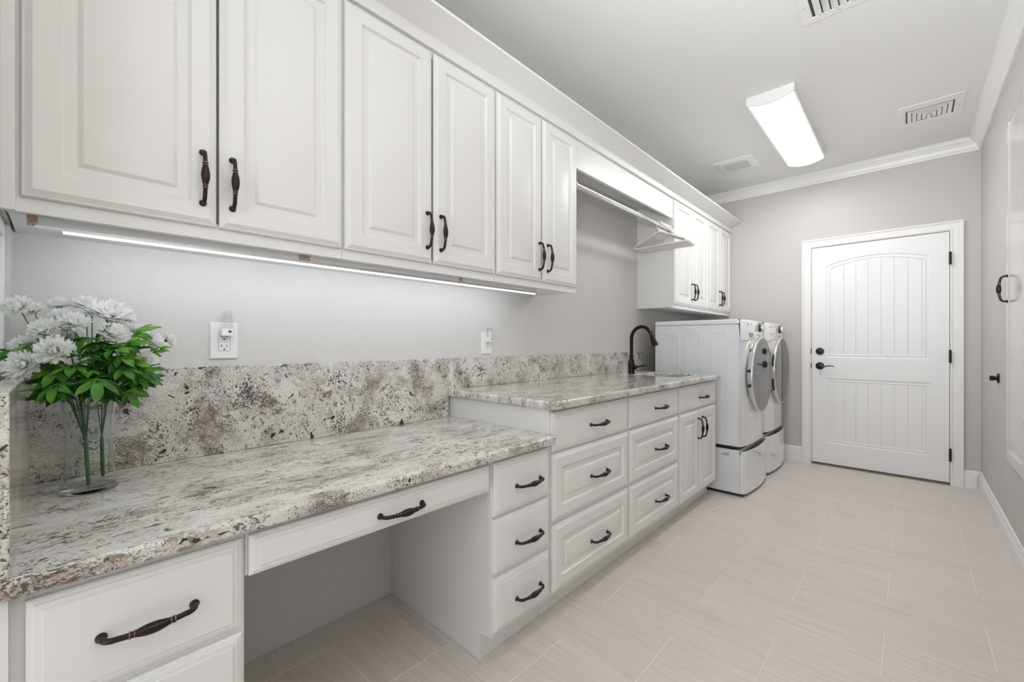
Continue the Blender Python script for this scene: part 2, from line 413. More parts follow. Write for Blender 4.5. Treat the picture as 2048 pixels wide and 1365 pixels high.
# upper cabinets
UF, UD = -1.42, -1.4005
UZ0, UZ1 = 1.4435, 2.345
def upper(label, y0, y1, doors, hs, group='upper wall cabinets'):
    t = thing('wall_cabinet', label, 'cabinet', (XL, (y0+y1)/2, UZ0), group)
    b = MB().box(XL+.001, UF-.019, y0+.0006, y1-.0006, UZ0+.007, UZ1-.001)
    build('cabinet_body', b, cabW, t)
    f = MB(); s = .03
    f.box(UF-.0185, UF, y0+.0006, y0+s, UZ0, UZ1).box(UF-.0185, UF, y1-s, y1-.0006, UZ0, UZ1)
    f.box(UF-.0185, UF, y0+s, y1-s, UZ0, UZ0+.045).box(UF-.0185, UF, y0+s, y1-s, UZ1-.03, UZ1)
    build('face_frame', f, cabW, t)
    for (a, b_), hy in zip(doors, hs):
        d = front('door', t, UD, a, b_, 1.477, 2.335); handle(d, UD, hy, 1.6035)
    return t
c1 = upper('white double-door wall cabinet nearest the camera, above the flowers', -.086, .6565, [(-.063, .2935), (.3005, .651)], [.261, .330])
build('filler_strip', MB().box(UF+.0004, -1.401, -.0915, -.0705, 1.4415, UZ1), cabW, c1, bevel=.001)
upper('white double-door wall cabinet, second from the left', .6565, 1.388, [(.662, 1.0235), (1.0325, 1.383)], [.996, 1.063])
upper('white double-door wall cabinet just left of the hanging rod', 1.388, 2.052, [(1.393, 1.7225), (1.7325, 2.045)], [1.697, 1.766])
upper('white double-door wall cabinet just right of the hanging rod, above the washer', 3.446, 4.192, [(3.45, 3.832), (3.842, 4.186)], [3.806, 3.875])
upper('white double-door wall cabinet in the far corner, above the second machine', 4.192, 4.938, [(4.198, 4.571), (4.581, 4.934)], [4.545, 4.612])
# valance board, top panel of the hanging bay
tag(build('valance_board', MB().box(UF-.0185, UF, 2.0535, 3.4445, 2.178, UZ1), cabW, bevel=.001), 'plain white valance board bridging the gap above the hanging rod', 'valance')
tag(build('bay_top_panel', MB().box(XL+.002, UF-.0195, 2.0535, 3.4445, 2.325, UZ1-.001), cabW), 'white panel closing the top of the hanging rod bay', 'panel')
# cabinet crown
ccp = [(0, 0), (.0145, 0), (.0145, .004), (.0125, .006), (.0135, .048), (.018, .052), (.028, .057), (.047, .067), (.072, .079), (.098, .087), (.108, .088), (.108, .100), (0, .100)]
ys = (-.12, YF-.003)
tag(build('crown_molding', MB().rings([[(UF+.0005+o*1.08, y, 2.3455+u) for o, u in ccp] for y in ys]), cabW, loc=(UF, ys[0], 2.3455), smooth=25), 'white cove crown molding running along the top of the wall cabinets', 'molding')

# hanging rod
ROD = (-1.437, 2.088)
r = thing('hanging_rod', 'shiny chrome hanging rod between two wall cabinets', 'rod', (ROD[0], 2.75, ROD[1]))
build('rod_tube', MB().tube([(ROD[0], 2.0545, ROD[1]), (ROD[0], 3.4435, ROD[1])], .0155, 20), chromeR, r, smooth=True)
for y, d in ((2.0532, 1), (3.4448, -1)):
    build('rod_flange', MB().lathe((ROD[0], y, ROD[1]), [(.027, 0), (.027, .003*d), (.018, .006*d), (.0178, .016*d), (.0158, .016*d)], 'y', 20), chromeR, r, smooth=True)
# hangers
def hanger_mesh():
    mb = MB()
    # hook over the rod (local origin = rod centre), shoulders in the xz plane
    R = .0212
    hook = [(R*math.cos(a), 0, R*math.sin(a)) for a in [math.radians(x) for x in range(-35, 181, 18)]]
    hook += [(-R, 0, -.012), (-.012, 0, -.03), (-.002, 0, -.042), (0, 0, -.060)]
    mb.tube(hook, .0048, 8)
    w, zt, zb = .208, -.060, -.166
    pts = [(0, 0, zt)]
    for s_ in (1,):
        pts += [(.025, 0, zt-.006), (w-.03, 0, zb+.030), (w-.008, 0, zb+.020), (w, 0, zb+.010), (w-.004, 0, zb+.001), (w-.018, 0, zb)]
    full = pts+[(-x, y, z) for x, y, z in pts[::-1]]
    full = full[:-1]+[(0, 0, zt)]
    mb.tube(full, .0056, 8)
    for s_ in (1, -1):                         # strap notches
        x = s_*.115; z = zt-.006+(zb+.030-zt+.006)*(.115-.025)/(w-.055)
        mb.tube([(x, 0, z), (x+s_*.002, 0, z+.010), (x+s_*.010, 0, z+.009)], .0022, 6)
        mb.tube([(s_*.045, 0, zt-.016), (s_*.048, 0, zt-.032), (s_*.040, 0, zt-.040)], .0018, 6)
    mb.box(-.190, .190, -.0022, .0022, zb-.002, zb+.002)
    return mb
hm0 = build('hanger', hanger_mesh(), hangW, loc=(0, 0, 0), local=True, smooth=60)
base_me = hm0.data; bpy.data.objects.remove(hm0)
hm_w = base_me; hm_p = base_me.copy(); hm_p.materials[0] = hangP; hm_c = base_me.copy(); hm_c.materials[0] = hangC
kinds = [(hm_w, 'white'), (hm_p, 'blush'), (hm_w, 'white'), (hm_p, 'blush'), (hm_w, 'white'), (hm_w, 'white'), (hm_c, 'milky'), (hm_w, 'white'), (hm_w, 'white'), (hm_c, 'milky'), (hm_w, 'white'), (hm_w, 'white')]
wcount = 0
for i, (me, kc) in enumerate(kinds):
    y = 3.212+i*.0170
    o = bpy.data.objects.new('clothes_hanger', me); link(o, None, (ROD[0], y, ROD[1]+.0015)); o.rotation_euler = (0, random.uniform(-.02, .02), random.uniform(-.008, .008))
    order = ('front', 'second', 'third', 'fourth', 'fifth', 'sixth', 'seventh', 'eighth', 'ninth', 'tenth', 'eleventh', 'last')[i]
    look = {'white': 'white plastic', 'blush': 'blush pink plastic', 'milky': 'translucent bluish plastic'}[kc]
    lab = look+' clothes hanger, '+(order+' from the front of the bunch on the rod' if 0 < i < 11 else 'frontmost of the bunch on the rod' if i == 0 else 'backmost of the bunch, nearest the far cabinet')
    g = 'clothes hangers on the rod'
    tag(o, lab, 'hanger', g)

# under-cabinet strip
st = thing('led_strip_light', 'long glowing LED strip light under the wall cabinets', 'light', (-1.482, .86, 1.42))
cl = MB().box(-1.4855, -1.474, -.040, 1.765, 1.4310, 1.4495)
build('mounting_board', cl, cabW, st)
build('raw_wood_end', MB().box(-1.4935, -1.4735, -.057, -.0405, 1.429, 1.4495), woodR, st)
build('raw_wood_joint', MB().box(-1.4850, -1.4734, .535, .572, 1.4308, 1.4492), woodR, st)
build('raw_wood_joint', MB().box(-1.4850, -1.4734, 1.218, 1.242, 1.4308, 1.4492), woodR, st)
build('aluminium_channel', MB().box(-1.4855, -1.4745, -.045, 1.765, 1.4215, 1.4305), metalG, st)
lp = [(-1.4860, 1.4480), (-1.4940, 1.4480), (-1.4945, 1.4230), (-1.4925, 1.4195), (-1.4880, 1.4180), (-1.4800, 1.4180), (-1.4760, 1.4195), (-1.4755, 1.4212), (-1.4860, 1.4212)]
build('glowing_lens', MB().rings([[(x, y, z) for x, z in lp] for y in (.0, 1.755)]), ledM, st, smooth=40)
build('unlit_lens', MB().rings([[(x, y, z) for x, z in lp] for y in (-.04, -.0005)]), plast, st, smooth=40)

# ---------------------------------------------------------------- base cabinets
BF, BD = -1.086, -1.067
TK = -1.141
def base(label, y0, y1, ztop, fronts, name='base_cabinet', group='base cabinets', zbody=None):
    zbody = zbody or ztop
    t = thing(name, label, 'cabinet', ((XL+BF)/2, (y0+y1)/2, 0), group)
    e = .0006
    prof = [(XL+.002, .0), (TK-.016, 0), (TK-.016, .102), (BF-.019, .102), (BF-.019, zbody), (XL+.002, zbody)]
    build('cabinet_body', MB().rings([[(x, y, z) for x, z in prof] for y in (y0+e+.0185, y1-e-.0185)]), cabW, t)
    prof2 = [(XL+.002, .0), (TK, 0), (TK, .1), (BF, .1), (BF, ztop), (XL+.002, ztop)]
    prof2 = [(x, z) if x != BF else (BF-.0186, z) for x, z in prof2]
    for a, b in ((y0+e, y0+e+.018), (y1-e-.018, y1-e)):
        build('side_panel', MB().rings([[(x, y, z) for x, z in prof2] for y in (a, b)]), cabW, t)
    s = .045; f = MB()
    zs = sorted(set([.102]+[q for fr_ in fronts for q in ()]+[ztop]))
    f.box(BF-.018, BF, y0+e, y0+s, .102, ztop).box(BF-.018, BF, y1-s, y1-e, .102, ztop)
    f.box(BF-.018, BF, y0+s, y1-s, .102, .135).box(BF-.018, BF, y0+s, y1-s, ztop-.03, ztop)
    cuts = sorted({(a, b) for (_, a, b) in [(0, fr_[3], fr_[4]) for fr_ in fronts]}, reverse=True)
    for (a, b), (c_, d_) in zip(cuts, cuts[1:]):
        f.box(BF-.018, BF, y0+s, y1-s, d_-.012, a+.012)
    build('face_frame', f, cabW, t)
    build('toe_kick', MB().box(TK-.015, TK-.0005, y0+e+.0186, y1-e-.0186, .0005, .1005), cabW, t)
    for kind, a, b, z0, z1, raised, hy, hz, hh in fronts:
        o = front(kind, t, BD, a, b, z0, z1, raised)
        if hh is not None: handle(o, BD, hy, hz, hh)
    return t
DT = .7405   # underside of desk top
base('white drawer cabinet at the near end of the desk, under the flowers', -.080, .2785, DT-.001, [
    ('drawer', -.043, .272, .528, .7215, False, .116, .620, True),
    ('drawer', -.043, .272, .325, .514, False, .116, .42, True),
    ('drawer', -.043, .272, .116, .311, False, .116, .21, True)], name='drawer_cabinet')
tag(build('filler_panel', MB().box(BF+.0004, STUB+.0005, -.0915, -.0612, 0.0005, DT-.001), cabW, loc=(STUB, -.12, 0)), 'plain white filler panel at the extreme left, beside the near drawer cabinet', 'panel')
base('narrow white cabinet with three small drawers, right of the desk knee space', 1.040, 1.3745, DT-.001, [
    ('drawer', 1.0495, 1.3635, .533, .726, False, 1.228, .6205, True),
    ('drawer', 1.0495, 1.3635, .327, .522, False, 1.228, .4105, True),
    ('drawer', 1.0495, 1.3635, .118, .309, False, 1.228, .2000, True)], name='drawer_cabinet')
HT = .8805
base('wide white cabinet with three drawers at the left end of the raised counter', 1.3755, 2.034, HT-.001, [
    ('drawer', 1.3845, 2.026, .700, .867, False, 1.731, .778, True),
    ('drawer', 1.3845, 2.026, .412, .690, True, 1.736, .541, True),
    ('drawer', 1.3845, 2.026, .118, .394, True, 1.738, .239, True)], name='drawer_cabinet')
base('white cabinet with three drawers in the middle of the raised counter', 2.034, 2.695, HT-.001, [
    ('drawer', 2.042, 2.684, .700, .867, False, 2.410, .778, True),
    ('drawer', 2.042, 2.684, .412, .690, True, 2.412, .541, True),
    ('drawer', 2.042, 2.684, .118, .394, True, 2.414, .240, True)], name='drawer_cabinet')
base('white sink cabinet with one drawer front over two doors, beside the washer', 2.695, 3.410, HT-.001, [
    ('drawer', 2.707, 3.398, .700, .867, False, 3.11, .774, True),
    ('door', 2.709, 3.041, .110, .690, True, 3.018, .562, False),
    ('door', 3.051, 3.398, .110, .690, True, 3.100, .562, False)], name='sink_cabinet', zbody=.70)
# pencil drawer over the knee space
t = thing('pencil_drawer', 'shallow white pencil drawer under the desk top over the knee space', 'drawer', (BF, .66, .63))
build('rail', MB().box(BF-.018, BF, .2795, 1.0390, .716, DT-.001), cabW, t)
build('drawer_box', MB().box(-1.62, BF-.02, .31, 1.01, .655, .715), cabW, t)
build('mounting_block', MB().box(BF-.018, BF-.0005, .2795, .287, .632, .7155), cabW, t)
o = front('drawer_front', t, BD, .2855, 1.030, .632, .7235, False); handle(o, BD, .670, .674, True)

# ---------------------------------------------------------------- stone
def slab(name, label, pts_top, z0, z1, m, rnd=.012, cat='countertop', holes=None):
    pass
def rounded_poly(pts, radii, n=6):
    out = []
    N = len(pts)
    for i, p in enumerate(pts):
        r = radii[i]; p = Vector(p)
        if r <= 0: out.append(tuple(p)); continue
        a = (Vector(pts[i-1])-p).normalized(); b = (Vector(pts[(i+1) % N])-p).normalized()
        s_, e_ = p+a*r, p+b*r
        for k in range(n+1):
            u = k/n; out.append(tuple(s_*(1-u)**2+p*2*u*(1-u)+e_*u*u))
    return out
def inset(poly, d, mask):
    """move vertices of a polygon along their averaged inward normals; mask(p) decides which sides shrink"""
    out = []; N = len(poly)
    for i, p in enumerate(poly):
        p = Vector(p); a = Vector(poly[i-1]); b = Vector(poly[(i+1) % N])
        n1 = Vector((-(p-a).y, (p-a).x)).normalized() if (p-a).length > 0 else Vector((0, 0))
        n2 = Vector((-(b-p).y, (b-p).x)).normalized() if (b-p).length > 0 else n1
        w1, w2 = mask(a, p), mask(p, b)
        if w1 and w2: q = p+(n1+n2).normalized()*d/max(.5, (n1+n2).normalized().dot(n1))
        elif w1: q = p+n1*d
        elif w2: q = p+n2*d
        else: q = p
        out.append(tuple(q))
    return out
def counter_rings(poly, z0, z1, mask, r=.010):
    rs = []
    for k in range(5):                                    # lower small round
        a = k/4*PI/2; rs.append([(x, y, z0+.006*(1-math.cos(a))) for x, y in inset(poly, .006*(1-math.sin(a)), mask)])
    for k in range(7):
        a = k/6*PI/2; rs.append([(x, y, z1-r+r*math.sin(a)) for x, y in inset(poly, r*(1-math.cos(a)), mask)])
    return rs
CF = -1.048
# desk top
dp = [(XL+.001, -.0885), (CF, -.0885), (CF, 1.3735), (XL+.001, 1.3735)]
mk = lambda a, b: abs(a.x-CF) < .004 and abs(b.x-CF) < .004
tag(build('desk_countertop', MB().rings(counter_rings(dp, .7405, .775, mk)), graD, loc=(0, 0, 0), smooth=40), 'speckled granite desk top at the lower level, under the flowers', 'countertop')
# raised counter with the sink opening: ring outline + opening
CL, CR = 1.352, 3.405
SX0, SX1, SY0, SY1 = -1.53, -1.17, 2.925, 3.285
hp = rounded_poly([(XL+.001, CL), (CF+.006, CL), (CF+.006, CR), (XL+.001, CR)], [0, .035, .012, 0], 8)
mk2 = lambda a, b: not (a.x < XL+.01 and b.x < XL+.01)
cr = counter_rings(hp, .8805, .915, mk2)
mb = MB().rings(cr, cap0=False, cap1=False)
hole = rounded_poly([(SX0, SY0), (SX1, SY0), (SX1, SY1), (SX0, SY1)], [.06]*4, 6)
import bmesh
def cap_with_hole(outer, inner, z):
    bm = bmesh.new()
    for lp in (outer, inner):
        vs = [bm.verts.new((p[0], p[1], z)) for p in lp]
        for i in range(len(vs)): bm.edges.new((vs[i], vs[(i+1) % len(vs)]))
    bmesh.ops.triangle_fill(bm, edges=bm.edges[:], use_beauty=True)
    bm.verts.index_update(); vs = [tuple(v.co) for v in bm.verts]; fs = [[v.index for v in f.verts] for f in bm.faces]; bm.free()
    return vs, fs
hin = inset(hole, -.004, lambda a, b: True)
mb.add(*cap_with_hole([p[:2] for p in cr[-1]], hin, .915)); mb.add(*cap_with_hole([p[:2] for p in cr[0]], hole, .8805))
mb.rings([[(x, y, .915) for x, y in hin], [(x, y, .911) for x, y in hole], [(x, y, .8805) for x, y in hole]], cap0=False, cap1=False)
tag(build('raised_countertop', mb, graD, loc=(0, 0, 0), smooth=40), 'speckled granite raised countertop with a sink opening and rounded corner', 'countertop')
# sink bowl
sk = rounded_poly([(SX0-.004, SY0-.004), (SX1+.004, SY0-.004), (SX1+.004, SY1+.004), (SX0-.004, SY1+.004)], [.06]*4, 6)
big = inset(sk, -.014, lambda a, b: True)
sb = MB().rings([[(x, y, .8795) for x, y in big], [(x, y, .8795) for x, y in sk], [(x, y, .76) for x, y in inset(sk, .004, lambda a, b: True)], [(x, y, .735) for x, y in inset(sk, .02, lambda a, b: True)]], cap0=False, cap1=True)
snk = tag(build('sink', sb, mat('sink_composite', (.62, .58, .52), .3), smooth=30), 'small square undermount sink set in the raised granite counter', 'sink')
build('drain', MB().lathe(((SX0+SX1)/2, (SY0+SY1)/2, .7355), [(.04, 0), (.04, .003), (.03, .003), (.028, .001)], n=24), chromeR, snk, smooth=True)
# splashes
sp = MB().box(XL+.001, XL+.021, -.0680, 1.3505, .7755, 1.075).box(XL+.001, XL+.021, 1.3505, 3.50, .9155, 1.075)
tag(build('backsplash', sp, graM, loc=(0, 0, 0), bevel=.0015), 'granite backsplash running along the left wall behind both counters', 'backsplash')
ss = MB().box(XL+.001, CF+.0005, -.0905, -.0585, .7755, 1.075)
o = tag(build('side_splash', ss, graM, loc=(0, 0, 0), bevel=.002), 'thick granite side splash standing at the near left end of the desk', 'backsplash')

# ---------------------------------------------------------------- faucet
FX, FY = -1.575, 3.03
t = thing('faucet', 'dark bronze gooseneck faucet with a pull-down spray head', 'faucet', (FX, FY, .9155))
build('faucet_body', MB().lathe((FX, FY, .9155), [(.026, 0), (.026, .004), (.0245, .008), (.0245, .05), (.026, .07), (.022, .095), (.016, .115), (.0145, .128), (.019, .131), (.0195, .137), (.015, .141), (.0125, .143)], n=24), faucM, t, smooth=50)
neck = [(FX, FY, 1.058), (FX, FY, 1.18)]
dx, dy = .985, -.17; RR = .092
for k in range(1, 17):
    a = math.radians(k*10); neck.append((FX+(RR-RR*math.cos(a))*dx, FY+(RR-RR*math.cos(a))*dy, 1.18+RR*math.sin(a)*1.05))
build('gooseneck', MB().tube(neck, .0135, 16), faucM, t, smooth=True)
e0 = Vector(neck[-1]); dr = (e0-Vector(neck[-2])).normalized()
hd = [e0-dr*.004+dr*s_ for s_ in (0, .003, .006, .010, .012, .04, .075, .088, .090)]
build('spray_head', MB().tube(hd, [.0128, .0155, .0155, .0128, .0132, .0175, .0225, .0255, .022], 18, mis=[0, 1, 0, 0, 0, 0, 0, 0]), [faucM, copper], t, smooth=40)
lv = MB().lathe((FX, FY, .965), [(.016, .0), (.018, .018), (.017, .034), (.010, .038)], 'x', 18)
lv.tube([(FX+.03, FY, .966), (FX+.05, FY+.004, .970), (FX+.08, FY+.01, .976), (FX+.115, FY+.016, .982)], [.008, .007, .006, .0055], 10)
lv.v = [(x+.004, y, z) for x, y, z in lv.v]
build('lever', lv, faucM, t, smooth=40)

# ---------------------------------------------------------------- washer, dryer, pedestals
def machine(kind, label, y0, y1, cy, handle_side):
    xb, xf, z0, z1 = -1.583, -.925, .372, 1.333
    t = thing(kind, label, kind.replace('_', ' '), ((xb+xf)/2, (y0+y1)/2, .345), 'laundry machines')
    # body with embossed side panels
    b = MB().box(xb, xf, y0, y1, z0, 1.295)
    build('body', b, washW, t, bevel=.006)
    sides = MB()
    for (a, c_) in ((-1.535, -1.375), (-1.325, -1.20), (-1.125, -1.005)):
        for yy, s_ in ((y0, -1),) if kind == 'washing_machine' else ((y0, -1),):
            rp = rounded_poly([(a, .44), (c_, .44), (c_, 1.235), (a, 1.235)], [.028]*4, 5)
            q = lambda i, h: [(x, yy+s_*h, z) for x, z in inset(rp, i, lambda p, r_: True)]
            sides.rings([q(0, .0002), q(.0035, .0028), q(.0065, .0028), q(.010, .0004)], cap0=False, cap1=False)
    build('side_embossing', sides, washW, t, smooth=60)
    build('lid', MB().box(xb, xf+.0, y0-.001, y1+.001, 1.2965, z1), washW, t, bevel=.008, seg=3)
    # bowed front
    W_ = y1-y0
    def bow(y, bulge=.034, edge=.004):
        u = (y-(y0+y1)/2)/(W_/2); return xf+edge+bulge*(1-abs(u)**3.2)
    ysn = [y0+W_*k/32 for k in range(33)]
    def seam(y):
        u = abs(y-cy); return 1.168+.052*math.exp(-(u/.155)**2)
    fm = MB()
    rows = []
    NZ = 1
    fr_ = [[(xf+.0008, y, .374) for y in ysn], [(bow(y), y, .374) for y in ysn], [(bow(y), y, seam(y)-.0015) for y in ysn], [(xf+.0008, y, seam(y)-.0015) for y in ysn]]
    fm.rings(fr_, closed=False, cap0=False, cap1=False)
    fm.add([r_[0] for r_ in fr_], [(0, 1, 2, 3)]); fm.add([r_[-1] for r_ in fr_], [(3, 2, 1, 0)])
    build('front_panel', fm, washF, t, smooth=40)
    cpn = MB()
    fr_ = [[(xf+.0008, y, seam(y)+.0015) for y in ysn], [(bow(y)+.002, y, seam(y)+.0015) for y in ysn], [(bow(y)-.004, y, 1.315) for y in ysn], [(bow(y)-.014, y, z1-.001) for y in ysn], [(xf+.0008, y, z1-.001) for y in ysn]]
    cpn.rings(fr_, closed=False, cap0=False, cap1=False)
    cpn.add([r_[0] for r_ in fr_], [(0, 1, 2, 3, 4)]); cpn.add([r_[-1] for r_ in fr_], [(4, 3, 2, 1, 0)])
    build('control_panel', cpn, washF, t, smooth=40)
    xp = bow(cy)
    # door: chrome ring + dark mirror glass
    R, zc = .302, .903
    dd = MB().lathe((0, cy, zc), [(R-.022, xp-.004), (R-.016, xp+.006), (R-.003, xp+.018), (R, xp+.030), (R-.002, xp+.036), (R-.010, xp+.040), (R-.0125, xp+.0385)], 'x', 72, caps=False)
    D = build('door_ring', dd, chrome, t, loc=(xp, cy, zc), smooth=50)
    build('door_glass', MB().lathe((0, cy, zc), [(R-.013, xp+.034), (R-.013, xp+.0378), (R-.05, xp+.0390), (.12, xp+.0395), (.001, xp+.0398)], 'x', 72), mirror, t, loc=(xp, cy, zc), smooth=50)
    if kind == 'washing_machine':
        for dz in (.04, -.07):
            build('door_hinge_block', MB().box(xp+.004, xp+.026, cy-R-.003, cy-R+.010, zc+dz-.011, zc+dz+.011), dark, t, bevel=.002)
    else:
        hp_ = MB()
        for a0, a1 in ((150, 171), (192, 213)):
            rs = [[(xp+.012+hx, cy+(R+rr)*math.cos(math.radians(a)), zc+(R+rr)*math.sin(math.radians(a))) for hx, rr in ((0, -.006), (0, .002), (.018, .004), (.018, -.006))] for a in range(a0, a1+1, 3)]
            hp_.rings(rs)
        build('door_grip', hp_, dark, t)
    # knob
    kz = 1.277; ky = cy+.062; kx = bow(ky)-.003
    build('knob_ring', MB().lathe((0, ky, kz), [(.038, kx-.003), (.038, kx+.003), (.033, kx+.004)], 'x', 28), greyP, t, smooth=40)
    kb = MB().lathe((0, ky, kz), [(.0325, kx+.003), (.0315, kx+.020), (.031, kx+.0215)], 'x', 28, mi=0)
    kb.lathe((0, ky, kz), [(.031, kx+.0215), (.0300, kx+.034), (.026, kx+.037), (.01, kx+.0375)], 'x', 28, mi=1)
    build('cycle_knob', kb, [dark, chrome], t, smooth=40)
    # printed marks: little buttons
    bt = MB()
    for k in range(14):
        a = math.radians(90+(k-6.5)*19); r_ = .050
        yy, zz = ky+r_*math.cos(a), kz+r_*math.sin(a)*.8
        if zz > 1.318: continue
        bt.box(bow(yy)-.006, bow(yy)+.0024, yy-.0022, yy+.0022, zz-.0012, zz+.0012)
    for dy_, w_ in ((-.24, .008), (-.222, .008), (-.16, .006)):
        bt.box(bow(cy+dy_)-.006, bow(cy+dy_)+.0012, cy+dy_-w_/2, cy+dy_+w_/2, 1.292, 1.302)
    build('panel_marks', bt, greyP, t)
    if kind == 'washing_machine':
        ya, yb_ = cy-.215, cy-.105
        build('dispenser_grip', MB().rings([[(bow(cy-.16)-.008, ya+.0, 1.232), (bow(cy-.16)-.008, yb_, 1.232), (bow(cy-.16)-.008, yb_-.02, 1.198), (bow(cy-.16)-.008, ya+.02, 1.198)], [(bow(cy-.16)+.003, ya, 1.232), (bow(cy-.16)+.003, yb_, 1.232), (bow(cy-.16)+.003, yb_-.02, 1.198), (bow(cy-.16)+.003, ya+.02, 1.198)]]), greyP, t, bevel=.001)
        yq = y0+.145; xq = bow(yq)
        for k, (m_, z_) in enumerate(((tealM, 1.128), (orangeM, 1.107), (brownM, 1.086))):
            build('sticker', MB().box(xq-.006, xq+.0012, yq-.010, yq+.010, z_, z_+.0205), m_, t)
    else:
        ya, yb_ = cy-.235, cy-.075
        build('dispenser_seam', MB().box(bow(cy-.155)-.006, bow(cy-.155)+.0015, ya, yb_, 1.2345, 1.236), greyP, t)
    for fx in (-1.53, -.97):
        for fy in (y0+.05, y1-.05): build('foot', MB().lathe((fx, fy, .3462), [(.018, 0), (.018, .012), (.010, .013), (.010, .027)], n=14), dark, t, smooth=40)
    build('base_shadow_frame', MB().box(xb+.02, xf-.012, y0+.012, y1-.012, .360, .3715), dark, t)
    return t
def pedestal(label, y0, y1, sticker=False):
    xb, xf = -1.58, -.925
    t = thing('pedestal', label, 'pedestal', ((xb+xf)/2, (y0+y1)/2, 0), 'laundry pedestals')
    build('pedestal_body', MB().box(xb, xf, y0, y1, .022, .345), washW, t, bevel=.004)
    W_ = y1-y0
    ysn = [y0+W_*k/32 for k in range(33)]
    def bow(y, o=0):
        u = (y-(y0+y1)/2)/(W_/2); return xf+.030+.030*(1-u*u)-.022*max(0, abs(u)-.93)/.07+o
    # drawer front: curved shell with an open grip trough along the top
    fm = MB()
    fr_ = [[(xf+.001, y, .024) for y in ysn], [(bow(y), y, .024) for y in ysn], [(bow(y), y, .335) for y in ysn], [(bow(y)-.008, y, .338) for y in ysn], [(bow(y)-.012, y, .318) for y in ysn], [(xf+.001, y, .318) for y in ysn]]
    fm.rings(fr_, closed=False, cap0=False, cap1=False)
    fm.add([r_[0] for r_ in fr_], [(0, 1, 2, 3, 4, 5)]); fm.add([r_[-1] for r_ in fr_], [(5, 4, 3, 2, 1, 0)])
    for a, b in ((y0, y0+.022), (y1-.022, y1)):      # end blocks of the trough
        fm.add([(xf+.001, a, .338), (bow((a+b)/2)-.006, a, .338), (bow((a+b)/2)-.006, b, .338), (xf+.001, b, .338), (xf+.001, a, .317), (bow((a+b)/2)-.012, a, .317), (bow((a+b)/2)-.012, b, .317), (xf+.001, b, .317)],
               [(0, 1, 2, 3), (4, 7, 6, 5), (0, 4, 5, 1), (1, 5, 6, 2), (2, 6, 7, 3), (3, 7, 4, 0)])
    d = build('pedestal_drawer', fm, washF, t, smooth=40)
    y_in = [y0+.024+(W_-.048)*k/16 for k in range(17)]
    build('grip_trough', MB().rings([[(xf+.0015, y, .3185) for y in y_in], [(bow(y)-.013, y, .3185) for y in y_in], [(bow(y)-.013, y, .3225) for y in y_in], [(xf+.0015, y, .3225) for y in y_in]], closed=False, cap0=False, cap1=False), dark, d)
    build('plinth', MB().box(xb+.02, xf+.02, y0+.01, y1-.01, .006, .0215), dark, t)
    for fx in (-1.53, -.955):
        for fy in (y0+.03, y1-.03): build('foot', MB().lathe((fx, fy, .0003), [(.014, 0), (.014, .005), (.008, .006), (.008, .0215)], n=12), greyP, t, smooth=40)
    if sticker:
        lb = MB().box(-1.06, -.985, y0-.0008, y0-.0002, .292, .325)
        for k, (a, b) in enumerate(((-1.035, -.99), (-1.055, -.99))):
            for q_ in range(int((b-a)/.005)):
                lb.box(a+q_*.005, a+q_*.005+.0036, y0-.0014, y0-.0008, .311-k*.013, .319-k*.013, 1)
        build('rating_label', lb, [plast, labelM], t)
    return t
pedestal('white pedestal drawer under the washer, nearer the sink cabinet', 3.465, 4.150, True)
pedestal('white pedestal drawer under the dryer, nearer the far wall', 4.172, 4.857)
machine('washing_machine', 'white front-load washer beside the sink cabinet, with grey dispenser grip', 3.465, 4.150, 3.812, 1)
machine('dryer', 'white front-load dryer beyond the washer, next to the far wall', 4.172, 4.857, 4.522, -1)

# ---------------------------------------------------------------- outlets and night lights
def outlet(label, yc, zc, w, h, gfci):
    x = XL+.0005
    t = thing('wall_outlet', label, 'outlet', (x, yc, zc-h/2))
    q = lambda i, o_: [(x+o_, yc-w/2+i, zc-h/2+i), (x+o_, yc+w/2-i, zc-h/2+i), (x+o_, yc+w/2-i, zc+h/2-i), (x+o_, yc-w/2+i, zc+h/2-i)]
    build('cover_plate', MB().rings([q(0, 0), q(0, .003), q(.003, .0055), q(.004, .006)]), plast, t)
    build('receptacle', MB().box(x+.0062, x+.0085, yc-.0165, yc+.0165, zc-.034, zc+.034), plast, t, bevel=.001)
    s = MB(); X0, X1 = x+.0086, x+.0090
    for dz in (-.020,) if not gfci else (-.020, .014):
        s.box(X0, X1, yc-.0085, yc-.0065, dz+zc-.002, dz+zc+.007); s.box(X0, X1, yc+.0055, yc+.0075, dz+zc-.002, dz+zc+.006)
        if gfci: s.box(X0, X1, yc-.0125, yc-.0085, dz+zc+.0015, dz+zc+.0035)
        s.lathe((0, yc-.0005, zc+dz-.0085), [(.0028, X0), (.0028, X1)], 'x', 10)
    if gfci:
        s.box(X0, X1-.0002, yc-.0165, yc-.0160, zc-.034, zc+.034); s.box(X0, X1-.0002, yc+.0160, yc+.0165, zc-.034, zc+.034)
        for z_ in (.0045, -.0035): s.box(X0, X1-.0002, yc-.008, yc+.008, zc+z_, zc+z_+.0006)
    build('outlet_slots', s, slotM, t)
    build('screw', MB().lathe((0, yc, zc-h/2+.017), [(.003, x+.0061), (.003, x+.0068)], 'x', 10), plast, t)
    return t
outlet('wide white outlet plate on the wall above the desk backsplash', .384, 1.162, .083, .126, True)
outlet('narrow white outlet plate on the wall above the raised counter', 1.636, 1.154, .078, .126, False)
